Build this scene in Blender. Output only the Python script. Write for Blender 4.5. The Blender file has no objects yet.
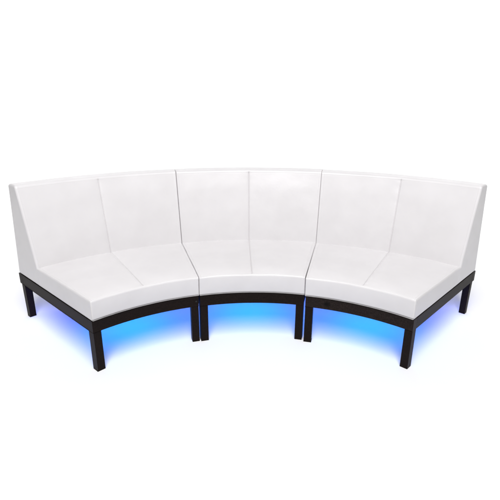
import bpy, bmesh, math
from mathutils import Matrix, Vector, noise

# ------------------------------------------------------------------ scene, view
S = bpy.context.scene
COL = S.collection
S.view_settings.view_transform = 'Standard'
S.view_settings.look = 'None'
S.view_settings.exposure = 0.0
S.view_settings.gamma = 1.0
S.cycles.max_bounces = 10
S.cycles.diffuse_bounces = 6
S.cycles.use_denoising = True

W = bpy.data.worlds.new("World")
S.world = W
W.use_nodes = True
bg = W.node_tree.nodes['Background']
bg.inputs['Color'].default_value = (1.0, 0.99, 1.0, 1)
bg.inputs['Strength'].default_value = 0.04

# ------------------------------------------------------------------ dimensions (metres)
RI, RS = 1.258, 1.243            # front of the frame, front of the seat
RB, RT, RO = 1.918, 2.067, 2.178 # backrest front at the seat, at the top; backrest rear at the top
ROF = 2.266                      # rear of the frame
HALF = 0.2603                    # half the angle one section spans
ZS, ZT, ZF, ZB = 0.450, 0.958, 0.3235, 0.2488
RMID = 1.75                      # a section's own origin sits on this radius
SLOPE = (RT - RB) / (ZT - ZS)
PSI = -0.07137                   # turn of the whole curve towards the camera


# ------------------------------------------------------------------ materials
def new_mat(name):
    m = bpy.data.materials.new(name)
    m.use_nodes = True
    return m, m.node_tree.nodes, m.node_tree.links, m.node_tree.nodes['Principled BSDF']


def mat_leather():
    m, N, L, b = new_mat('white_leatherette')
    b.inputs['Roughness'].default_value = 0.42
    b.inputs['Specular IOR Level'].default_value = 0.36
    tc = N.new('ShaderNodeTexCoord')
    # very faint mottling of the upholstery
    n1 = N.new('ShaderNodeTexNoise'); n1.inputs['Scale'].default_value = 7.0
    n1.inputs['Detail'].default_value = 5.0
    L.new(tc.outputs['Object'], n1.inputs['Vector'])
    cr = N.new('ShaderNodeValToRGB')
    cr.color_ramp.elements[0].position = 0.3
    cr.color_ramp.elements[0].color = (0.662, 0.646, 0.652, 1)
    cr.color_ramp.elements[1].position = 0.7
    cr.color_ramp.elements[1].color = (0.690, 0.675, 0.681, 1)
    L.new(n1.outputs['Fac'], cr.inputs['Fac'])
    L.new(cr.outputs['Color'], b.inputs['Base Color'])
    # grain
    v = N.new('ShaderNodeTexVoronoi'); v.inputs['Scale'].default_value = 420.0
    L.new(tc.outputs['Object'], v.inputs['Vector'])
    n2 = N.new('ShaderNodeTexNoise'); n2.inputs['Scale'].default_value = 24.0
    n2.inputs['Detail'].default_value = 6.0
    L.new(tc.outputs['Object'], n2.inputs['Vector'])
    b1 = N.new('ShaderNodeBump'); b1.inputs['Strength'].default_value = 0.10
    b1.inputs['Distance'].default_value = 0.0008
    L.new(v.outputs['Distance'], b1.inputs['Height'])
    b2 = N.new('ShaderNodeBump'); b2.inputs['Strength'].default_value = 0.20
    b2.inputs['Distance'].default_value = 0.003
    L.new(n2.outputs['Fac'], b2.inputs['Height'])
    L.new(b1.outputs['Normal'], b2.inputs['Normal'])
    L.new(b2.outputs['Normal'], b.inputs['Normal'])
    rr = N.new('ShaderNodeMapRange')
    rr.inputs['To Min'].default_value = 0.29; rr.inputs['To Max'].default_value = 0.40
    L.new(n2.outputs['Fac'], rr.inputs['Value'])
    L.new(rr.outputs['Result'], b.inputs['Roughness'])
    return m


def mat_wood():
    m, N, L, b = new_mat('espresso_stained_wood')
    tc = N.new('ShaderNodeTexCoord')
    mp = N.new('ShaderNodeMapping'); mp.inputs['Scale'].default_value = (9.0, 9.0, 9.0)
    L.new(tc.outputs['Object'], mp.inputs['Vector'])
    n = N.new('ShaderNodeTexNoise'); n.inputs['Scale'].default_value = 14.0
    n.inputs['Detail'].default_value = 8.0; n.inputs['Roughness'].default_value = 0.7
    L.new(mp.outputs['Vector'], n.inputs['Vector'])
    cr = N.new('ShaderNodeValToRGB')
    cr.color_ramp.elements[0].position = 0.40
    cr.color_ramp.elements[0].color = (0.0048, 0.0025, 0.0020, 1)
    cr.color_ramp.elements[1].position = 0.68
    cr.color_ramp.elements[1].color = (0.0120, 0.0064, 0.0050, 1)
    L.new(n.outputs['Fac'], cr.inputs['Fac'])
    L.new(cr.outputs['Color'], b.inputs['Base Color'])
    b.inputs['Roughness'].default_value = 0.5
    b.inputs['Specular IOR Level'].default_value = 0.10
    bp = N.new('ShaderNodeBump'); bp.inputs['Strength'].default_value = 0.35
    bp.inputs['Distance'].default_value = 0.001
    L.new(n.outputs['Fac'], bp.inputs['Height'])
    L.new(bp.outputs['Normal'], b.inputs['Normal'])
    return m


def mat_plain(name, col, rough, metal=0.0):
    m, N, L, b = new_mat(name)
    tc = N.new('ShaderNodeTexCoord')
    n = N.new('ShaderNodeTexNoise'); n.inputs['Scale'].default_value = 3.0
    n.inputs['Detail'].default_value = 4.0
    L.new(tc.outputs['Object'], n.inputs['Vector'])
    mx = N.new('ShaderNodeMix'); mx.data_type = 'RGBA'
    mx.inputs['A'].default_value = (*[c * 0.985 for c in col], 1)
    mx.inputs['B'].default_value = (*col, 1)
    L.new(n.outputs['Fac'], mx.inputs['Factor'])
    L.new(mx.outputs['Result'], b.inputs['Base Color'])
    b.inputs['Roughness'].default_value = rough
    b.inputs['Metallic'].default_value = metal
    return m


LEATHER = mat_leather()
WOOD = mat_wood()
CLOTH = mat_plain('black_shade_cloth', (0.015, 0.015, 0.017), 0.95)
STEEL = mat_plain('blackened_steel', (0.006, 0.006, 0.006), 0.6)
PAPER = mat_plain('white_studio_paper', (0.88, 0.88, 0.88), 0.9)
PAPER.node_tree.nodes['Principled BSDF'].inputs['Specular IOR Level'].default_value = 0.1


# ------------------------------------------------------------------ mesh helpers
def link(name, me, mat, parent=None):
    o = bpy.data.objects.new(name, me)
    COL.objects.link(o)
    if mat: me.materials.append(mat)
    if parent: o.parent = parent
    return o


def ticks(lo, hi, step, edge, extra=()):
    """coordinates from lo to hi, dense within `edge` of both ends and round each extra spot"""
    t = set()
    for f in (0, .12, .26, .42, .6, .8, 1.0, 1.25, 1.6, 2.1):
        t.add(lo + f * edge); t.add(hi - f * edge)
    n = max(2, int((hi - lo) / step))
    for i in range(n + 1):
        t.add(lo + (hi - lo) * i / n)
    for e in extra:
        for f in (0, .001, .002, .0032, .0048, .007, .010, .014, .020, .028):
            t.add(e + f); t.add(e - f)
    out = []
    for v in sorted(x for x in t if lo <= x <= hi):
        if not out or v - out[-1] > 0.0006: out.append(v)
        elif v == hi: out[-1] = hi
    return out


def rounded_block(X, Y, Z, r, shape):
    """a box over the tick lists X, Y, Z, its edges rounded to r, each vertex then sent through shape(p, face)"""
    bm = bmesh.new()
    lo = Vector((X[0], Y[0], Z[0])); hi = Vector((X[-1], Y[-1], Z[-1]))
    cache = {}

    def vert(i, j, k):
        key = (i, j, k)
        if key in cache: return cache[key]
        p = Vector((X[i], Y[j], Z[k]))
        ra = (r[0][0] if p.x < 0 else r[0][1], r[1], r[2])
        q = Vector([min(max(p[a], lo[a] + (r[0][0] if a == 0 else r[a])), hi[a] - (r[0][1] if a == 0 else r[a])) for a in range(3)])
        d = Vector([(p[a] - q[a]) / ra[a] for a in range(3)])
        if d.length > 1e-9:
            nrm = d.normalized()
            p2 = Vector([q[a] + nrm[a] * ra[a] for a in range(3)])
        else:
            nrm = Vector((0, 0, 1)); p2 = p
        v = bm.verts.new(shape(p2, nrm))
        cache[key] = v
        return v

    nx, ny, nz = len(X) - 1, len(Y) - 1, len(Z) - 1
    def quad(a, b, c, d):
        try: f = bm.faces.new((a, b, c, d)); f.smooth = True
        except ValueError: pass
    for i in range(nx):
        for j in range(ny):
            quad(vert(i, j, 0), vert(i, j + 1, 0), vert(i + 1, j + 1, 0), vert(i + 1, j, 0))
            quad(vert(i, j, nz), vert(i + 1, j, nz), vert(i + 1, j + 1, nz), vert(i, j + 1, nz))
    for i in range(nx):
        for k in range(nz):
            quad(vert(i, 0, k), vert(i + 1, 0, k), vert(i + 1, 0, k + 1), vert(i, 0, k + 1))
            quad(vert(i, ny, k), vert(i, ny, k + 1), vert(i + 1, ny, k + 1), vert(i + 1, ny, k))
    for j in range(ny):
        for k in range(nz):
            quad(vert(0, j, k), vert(0, j, k + 1), vert(0, j + 1, k + 1), vert(0, j + 1, k))
            quad(vert(nx, j, k), vert(nx, j + 1, k), vert(nx, j + 1, k + 1), vert(nx, j, k + 1))
    bmesh.ops.recalc_face_normals(bm, faces=bm.faces[:])
    me = bpy.data.meshes.new('block')
    bm.to_mesh(me); bm.free()
    return me


def bend(a, r, z):
    """angle and radius round the curve's centre -> the section's own space"""
    return Vector((r * math.sin(a), r * math.cos(a) - RMID, z))


def sstep(a, b, x):
    t = min(max((x - a) / (b - a), 0), 1)
    return t * t * (3 - 2 * t)


def groove(d, along=0.0):
    """a stitched seam: a sharp valley with soft pulled-in shoulders that pucker along its length"""
    d = abs(d)
    pk = noise.noise(Vector((along * 30.0, 3.7, d * 8.0))) + 0.5 * noise.noise(Vector((along * 75.0, 9.1, d * 14.0)))
    return 0.0055 * math.exp(-(d / 0.0024) ** 2) + 0.0046 * (1 + 0.30 * pk) * math.exp(-d / (0.019 * (1 + 0.35 * pk)))


def stitch(d):
    return 0.0016 * math.exp(-(d / 0.0022) ** 2)


def soft_noise(p, seed, scale):
    return noise.noise(Vector((p.x * scale + seed * 7.3, p.y * scale - seed * 3.1, p.z * scale + seed * 1.7)))


# ------------------------------------------------------------------ the upholstery
RM_SEAT = 1.58


def seat_mesh(seed, seam, swell):
    xl, xr = -HALF * RM_SEAT - swell[0], HALF * RM_SEAT + swell[1]
    y0, y1 = RS, RB + 0.030
    sx = seam * RM_SEAT
    X = ticks(xl, xr, 0.016, 0.014, (sx, xl + 0.017, xr - 0.017))
    Y = ticks(y0, y1, 0.016, 0.014, (y0 + 0.017,))
    Z = ticks(ZF + 0.002, ZS, 0.014, 0.014)

    def shape(p, n):
        x, r, z = p
        e = min(x - xl, xr - x)
        up = max(0.0, n.z) if z > ZS - 0.02 else 0.0
        fr = sstep(0.0, 0.16, (r - y0))              # distance behind the front edge
        ends = sstep(0.0, 0.14, e)
        back = sstep(0.0, 0.10, (RB - r))
        if z > ZS - 0.0145:
            puff = 0.007 * (0.35 + 0.65 * ends) * (0.4 + 0.6 * fr) * (0.55 + 0.45 * back)
            half = sstep(0.0, 0.20, abs(x - sx))
            puff *= 0.72 + 0.28 * half
            z += up * puff
            z += up * 0.0016 * soft_noise(p, seed, 6.0)
            z += up * 0.0009 * soft_noise(p, seed + 4, 17.0)
            if r > y0 + 0.014:
                z -= up * groove(x - sx, r + seed) * (0.3 + 0.7 * sstep(y0 + 0.012, y0 + 0.045, r))
            z -= up * stitch(r - y0 - 0.017)
            z -= up * (stitch(e - 0.017))
        # front and end faces swell a little between their edges
        t = (z - ZF) / (ZS - ZF)
        belly = 0.005 * max(0.0, 4 * t * (1 - t))
        if n.y < -0.3:
            r += 0.013 * (1 - t) - 0.6 * belly * -n.y * (0.5 + 0.5 * ends) - 0.0010 * soft_noise(p, seed + 9, 9.0)
        if abs(n.x) > 0.5:
            x += 0.0012 * soft_noise(p, seed + 2, 8.0) * (-1 if n.x > 0 else 1) * 0.5
        return bend(x / RM_SEAT, r, z)
    return rounded_block(X, Y, Z, (tuple(0.005 if w else 0.010 for w in swell), 0.011, 0.010), shape)


RM_BACK = 2.05


def front_r(z): return RB + (z - ZS) * SLOPE
def rear_r(z): return 2.256 + (z - ZF) / (ZT - ZF) * (RO - 2.256)


def back_mesh(seed, seam, swell):
    xl, xr = -HALF * RM_BACK - swell[0] - .001, HALF * RM_BACK + swell[1] + .001
    D = 0.10
    sx = seam * RM_BACK
    X = ticks(xl, xr, 0.018, 0.018, (sx, xl + 0.02, xr - 0.02))
    Y = ticks(0, D, 0.02, 0.016)
    z0 = ZF + 0.002
    Z = ticks(z0, ZT, 0.016, 0.016, (ZT - 0.020,))
    m = 0.022

    def shape(p, n):
        x, y, z = p
        e = min(x - xl, xr - x)
        f, b = front_r(z), rear_r(z)
        if y < m: r = f + y
        elif y > D - m: r = b - (D - y)
        else: r = f + m + (y - m) / (D - 2 * m) * (b - f - 2 * m)
        fr = max(0.0, -n.y) if y < 0.03 else 0.0
        if fr > 0:
            ends = sstep(0.0, 0.16, e)
            top = sstep(0.0, 0.14, ZT - z)
            puff = 0.008 * (0.25 + 0.75 * ends) * (0.3 + 0.7 * top)
            puff *= 0.7 + 0.3 * sstep(0.0, 0.22, abs(x - sx))
            g = groove(x - sx, z + seed) * sstep(0.006, 0.028, ZT - z)
            s = 0.2 * stitch(z - ZT + 0.020) + 0.3 * stitch(e - 0.020)
            wob = 0.0012 * soft_noise(p, seed, 5.0) + 0.0009 * soft_noise(p, seed + 3, 15.0)
            # the cover gathers softly where it is tucked behind the seat
            tuck = 0.004 * math.exp(-max(z - ZS, 0) / 0.03) if z > ZF else 0
            r -= fr * (puff - g - s + wob - tuck)
        if n.z > 0.3:
            z += n.z * (0.0035 * math.sin(math.pi * min(max(y / D, 0), 1)) + 0.0012 * soft_noise(p, seed + 5, 7.0))
        if n.y > 0.5:
            r += 0.0015 * soft_noise(p, seed + 6, 5.0)
        return bend(x / RM_BACK, r, z)
    return rounded_block(X, Y, Z, (tuple(0.005 if w else 0.015 for w in swell), 0.014, 0.014), shape)


# ------------------------------------------------------------------ the frame
def arc_rail(r0, r1, z0, z1, a0, a1, n=28, bev=0.0018):
    """a curved rail with small arrises"""
    X = [a0 + (a1 - a0) * i / n for i in range(n + 1)]
    bm = bmesh.new()
    prof = [(r0, z0 + bev), (r0 + bev, z0), (r1 - bev, z0), (r1, z0 + bev),
            (r1, z1 - bev), (r1 - bev, z1), (r0 + bev, z1), (r0, z1 - bev)]
    rings = []
    for a in X:
        rings.append([bm.verts.new(bend(a, r, z)) for r, z in prof])
    for A, B in zip(rings, rings[1:]):
        for i in range(8):
            j = (i + 1) % 8
            bm.faces.new((A[i], B[i], B[j], A[j]))
    bm.faces.new(rings[0]); bm.faces.new(rings[-1])
    bmesh.ops.recalc_face_normals(bm, faces=bm.faces[:])
    me = bpy.data.meshes.new('rail'); bm.to_mesh(me); bm.free()
    return me


def end_box(side, r0, r1, w0, w1, z0, z1, bev=0.0018, taper=0.0):
    """a straight timber along one end: radii r0..r1, w0..w1 measured inwards from the end plane"""
    a = side * HALF
    e = Vector((math.sin(a), math.cos(a), 0))              # outwards along the end
    t = Vector((-math.cos(a) * side, math.sin(a) * side, 0))  # inwards, square to it
    bm = bmesh.new()
    bmesh.ops.create_cube(bm, size=1.0)
    rc, wc = (r0 + r1) / 2, (w0 + w1) / 2
    for v in bm.verts:
        k = 1.0 - taper if v.co.z < 0 else 1.0
        r = rc + v.co.x * (r1 - r0) * k
        w = wc + v.co.y * (w1 - w0) * k
        z = z0 + (v.co.z + .5) * (z1 - z0)
        p = e * r + t * w
        v.co = Vector((p.x, p.y - RMID, z))
    bmesh.ops.bevel(bm, geom=bm.edges[:], offset=bev, segments=2, affect='EDGES', profile=0.5)
    bmesh.ops.recalc_face_normals(bm, faces=bm.faces[:])
    me = bpy.data.meshes.new('timber'); bm.to_mesh(me); bm.free()
    return me


def bolt_mesh(a, r, z):
    bm = bmesh.new()
    c = bend(a, r, z)
    d = Vector((-math.sin(a), -math.cos(a), 0))
    q = d.to_track_quat('Z', 'Y').to_matrix().to_4x4()
    M = Matrix.Translation(c) @ q
    bmesh.ops.create_cone(bm, cap_ends=True, segments=18, radius1=0.0065, radius2=0.005, depth=0.004, matrix=M)
    bmesh.ops.create_cone(bm, cap_ends=True, segments=6, radius1=0.0028, radius2=0.0028, depth=0.005, matrix=M)
    me = bpy.data.meshes.new('bolt'); bm.to_mesh(me); bm.free()
    return me


def section(label, offset, angle, seed, seam=0.0, bolt=False, swell=(0, 0)):
    rz = -(angle + PSI)
    root = bpy.data.objects.new('sofa_section', None)
    COL.objects.link(root)
    root.empty_display_size = 0.2
    o = Matrix.Rotation(-PSI, 4, 'Z') @ Vector((offset[0], offset[1], 0))
    R = Matrix.Rotation(rz, 4, 'Z')
    p = o + R @ Vector((0, RMID, 0))
    root.location = (p.x, p.y, 0)
    root.rotation_euler = (0, 0, rz)
    root['label'] = label
    root['category'] = 'sofa section'
    root['group'] = 'curved white sofa sections set side by side'
    link('seat', seat_mesh(seed, seam, swell), LEATHER, root)
    link('backrest', back_mesh(seed + 11, seam, swell), LEATHER, root)
    T = 0.045
    fr = link('front_rail', arc_rail(RI, RI + T, ZB, ZF, -HALF, HALF), WOOD, root)
    link('rear_rail', arc_rail(ROF - T, ROF, ZB, ZF, -HALF, HALF), WOOD, root)
    for s in (-1, 1):
        link('side_rail', end_box(s, RI + T + .0005, ROF - T - .0005, 0.0004, T, ZB, ZF), WOOD, root)
        link('leg', end_box(s, RI + .0008, RI + .050, 0.0008, 0.048, 0.0, ZB), WOOD, root)
        link('leg', end_box(s, 2.198, 2.242, 0.0012, 0.047, 0.0, ZB, taper=0.08), WOOD, root)
    # unseen dark cloth added below the seat to stop light leak and bounce
    link('added_shade_cloth', arc_rail(RI + T + .002, ROF - T - .002, ZF - .012, ZF - .004, -HALF + .03, HALF - .03, bev=.001), CLOTH, root)
    if bolt:
        link('bolt', bolt_mesh(HALF - 0.0125, RI - 0.0012, (ZB + ZF) / 2 - 0.001), STEEL, fr)
    return root, R


MODULES = [
    ('leftmost of three white padded sofa sections, a small dark bolt in its wooden frame', (-0.00565, 0.0026), -0.52375, 1, -0.004, True, (0.0, 0.0043)),
    ('middle white padded sofa section on dark wooden frame, between the two others', (0, 0), 0.0, 2, 0.0, False, (0.0043, 0.0061)),
    ('rightmost of three white padded sofa sections, a dark knot in its wooden front rail', (0.00834, -0.0165), 0.5213, 3, 0.010, False, (0.0061, 0.0)),
]
roots = [section(*m) for m in MODULES]


def knotted(mat, centre):
    """the right section's front rail: coarser, more open grain and one dark knot"""
    m = mat.copy(); m.name = 'knotted_espresso_wood'
    N, L = m.node_tree.nodes, m.node_tree.links
    b = N['Principled BSDF']
    ramp = next(n for n in N if n.type == 'VALTORGB')
    ramp.color_ramp.elements[0].color = (0.0080, 0.0053, 0.0045, 1)
    ramp.color_ramp.elements[1].color = (0.0230, 0.0150, 0.0128, 1)
    tc = next(n for n in N if n.type == 'TEX_COORD')
    nz = N.new('ShaderNodeTexNoise'); nz.inputs['Scale'].default_value = 60.0
    L.new(tc.outputs['Object'], nz.inputs['Vector'])
    d = N.new('ShaderNodeVectorMath'); d.operation = 'DISTANCE'
    d.inputs[1].default_value = centre
    L.new(tc.outputs['Object'], d.inputs[0])
    ad = N.new('ShaderNodeMath'); ad.operation = 'MULTIPLY_ADD'
    L.new(nz.outputs['Fac'], ad.inputs[0]); ad.inputs[1].default_value = -0.022
    L.new(d.outputs['Value'], ad.inputs[2])
    mr = N.new('ShaderNodeMapRange')
    mr.inputs['From Min'].default_value = -0.002; mr.inputs['From Max'].default_value = 0.012
    L.new(ad.outputs['Value'], mr.inputs['Value'])
    mx = N.new('ShaderNodeMix'); mx.data_type = 'RGBA'
    mx.inputs['A'].default_value = (0.0025, 0.0016, 0.0014, 1)
    L.new(mr.outputs['Result'], mx.inputs['Factor'])
    L.new(ramp.outputs['Color'], mx.inputs['B'])
    L.new(mx.outputs['Result'], b.inputs['Base Color'])
    return m


right_rail = next(o for o in roots[2][0].children if o.name.startswith('front_rail'))
right_rail['label'] = 'grainier dark front rail with one black knot'
right_rail.data.materials[0] = knotted(WOOD, bend(-0.154, RI, 0.286))


# ------------------------------------------------------------------ LED lamps hidden under each section
def area(name, loc, rot, sx, sy, power, color):
    l = bpy.data.lights.new(name, 'AREA')
    l.shape = 'RECTANGLE'; l.size = sx; l.size_y = sy
    l.energy = power; l.color = color
    o = bpy.data.objects.new(name, l)
    COL.objects.link(o)
    o.location = loc; o.rotation_euler = rot
    return o


AZURE, VIOLET = (0.0, 0.33, 1.0), (0.13, 0.15, 1.0)
for root, R in roots:
    def under(name, a, r, sx, sy, power, color):
        q = R @ bend(a, r, 0.264)
        area(name, root.location + q, (0, 0, root.rotation_euler.z - a), sx, sy, power, color)
    under('led_lamp', 0.0, 1.62, 0.46, 0.36, 1.9, AZURE)
    for s in (-1, 1):
        under('led_lamp', s * 0.215, 1.76, 0.06, 0.76, 0.65, VIOLET)
for i, s in ((0, -1), (2, 1)):                      # the open ends of the curve
    root, R = roots[i]
    area('led_lamp', root.location + R @ bend(s * 0.230, 2.0, 0.264), (0, 0, root.rotation_euler.z - s * 0.230), 0.06, 0.46, 2.0, (0.12, 0.20, 1.0))


# ------------------------------------------------------------------ white studio sweep
def sweep():
    bm = bmesh.new()
    prof = [(-7.0, 0.0), (-3.0, 0.0), (0.0, 0.0), (3.0, 0.0)]
    yc, R = 4.6, 1.6
    for i in range(25):
        t = math.pi / 2 * i / 24
        prof.append((yc + R * math.sin(t), R - R * math.cos(t)))
    prof += [(yc + R, 3.5), (yc + R, 6.0)]
    cols = []
    for x in (-10, -5, 0, 5, 10):
        cols.append([bm.verts.new((x, y, z)) for y, z in prof])
    for A, B in zip(cols, cols[1:]):
        for i in range(len(prof) - 1):
            f = bm.faces.new((A[i], B[i], B[i + 1], A[i + 1])); f.smooth = True
    me = bpy.data.meshes.new('backdrop'); bm.to_mesh(me); bm.free()
    o = link('backdrop', me, PAPER)
    o['kind'] = 'structure'
    return o
sweep()


def aim(o, target):
    d = Vector(target) - o.location
    o.rotation_euler = d.to_track_quat('-Z', 'Y').to_euler()


key = area('key_softbox', (0.0, -1.9, 5.5), (0, 0, 0), 2.2, 4.8, 500, (1.0, 0.995, 1.0))
aim(key, (0.0, 1.6, 0.3))
for s in (-1, 1):
    b = area('added_backdrop_fill', (s * 4.2 - 0.3, 3.4, 4.8), (0, 0, 0), 6.5, 0.8, 80, (1, 1, 1))  # added fill, no real fixture: whitens the backdrop wall
    aim(b, (s * 4.2 - 0.3, 6.2, 1.2))
    b.data.spread = math.radians(100)
    f = area('added_floor_fill', (s * 4.3, 2.4, 4.6), (0, 0, 0), 2.2, 3.4, 31, (1, 1, 1))  # added overhead fill, no real fixture: whitens the floor at the sides
    f.data.spread = math.radians(80)

hair = area('added_back_fill', (0.0, 5.3, 3.2), (0, 0, 0), 6.0, 0.5, 22, (1, 1, 1))  # added backlight, so the sofa softly shades the floor in front
aim(hair, (0.0, 0.2, 0.0))

# ------------------------------------------------------------------ camera
F, D, H, PITCH, PAN, ROLL = 453.8, 1.35111, 1.54386, 0.34475, -0.03952, 0.00605
fw = Vector((math.sin(PAN) * math.cos(PITCH), math.cos(PAN) * math.cos(PITCH), -math.sin(PITCH)))
rt = Vector((math.cos(PAN), -math.sin(PAN), 0))
up = rt.cross(fw)
c, s = math.cos(ROLL), math.sin(ROLL)
rt, up = c * rt + s * up, c * up - s * rt
cd = bpy.data.cameras.new('Camera')
cam = bpy.data.objects.new('Camera', cd)
COL.objects.link(cam)
M = Matrix(((rt.x, up.x, -fw.x, 0), (rt.y, up.y, -fw.y, -D), (rt.z, up.z, -fw.z, H), (0, 0, 0, 1)))
cam.matrix_world = M
cd.sensor_width = 36.0
cd.lens = 36.0 * F / 500.0
cd.clip_start = 0.05
cd.clip_end = 200
S.camera = cam
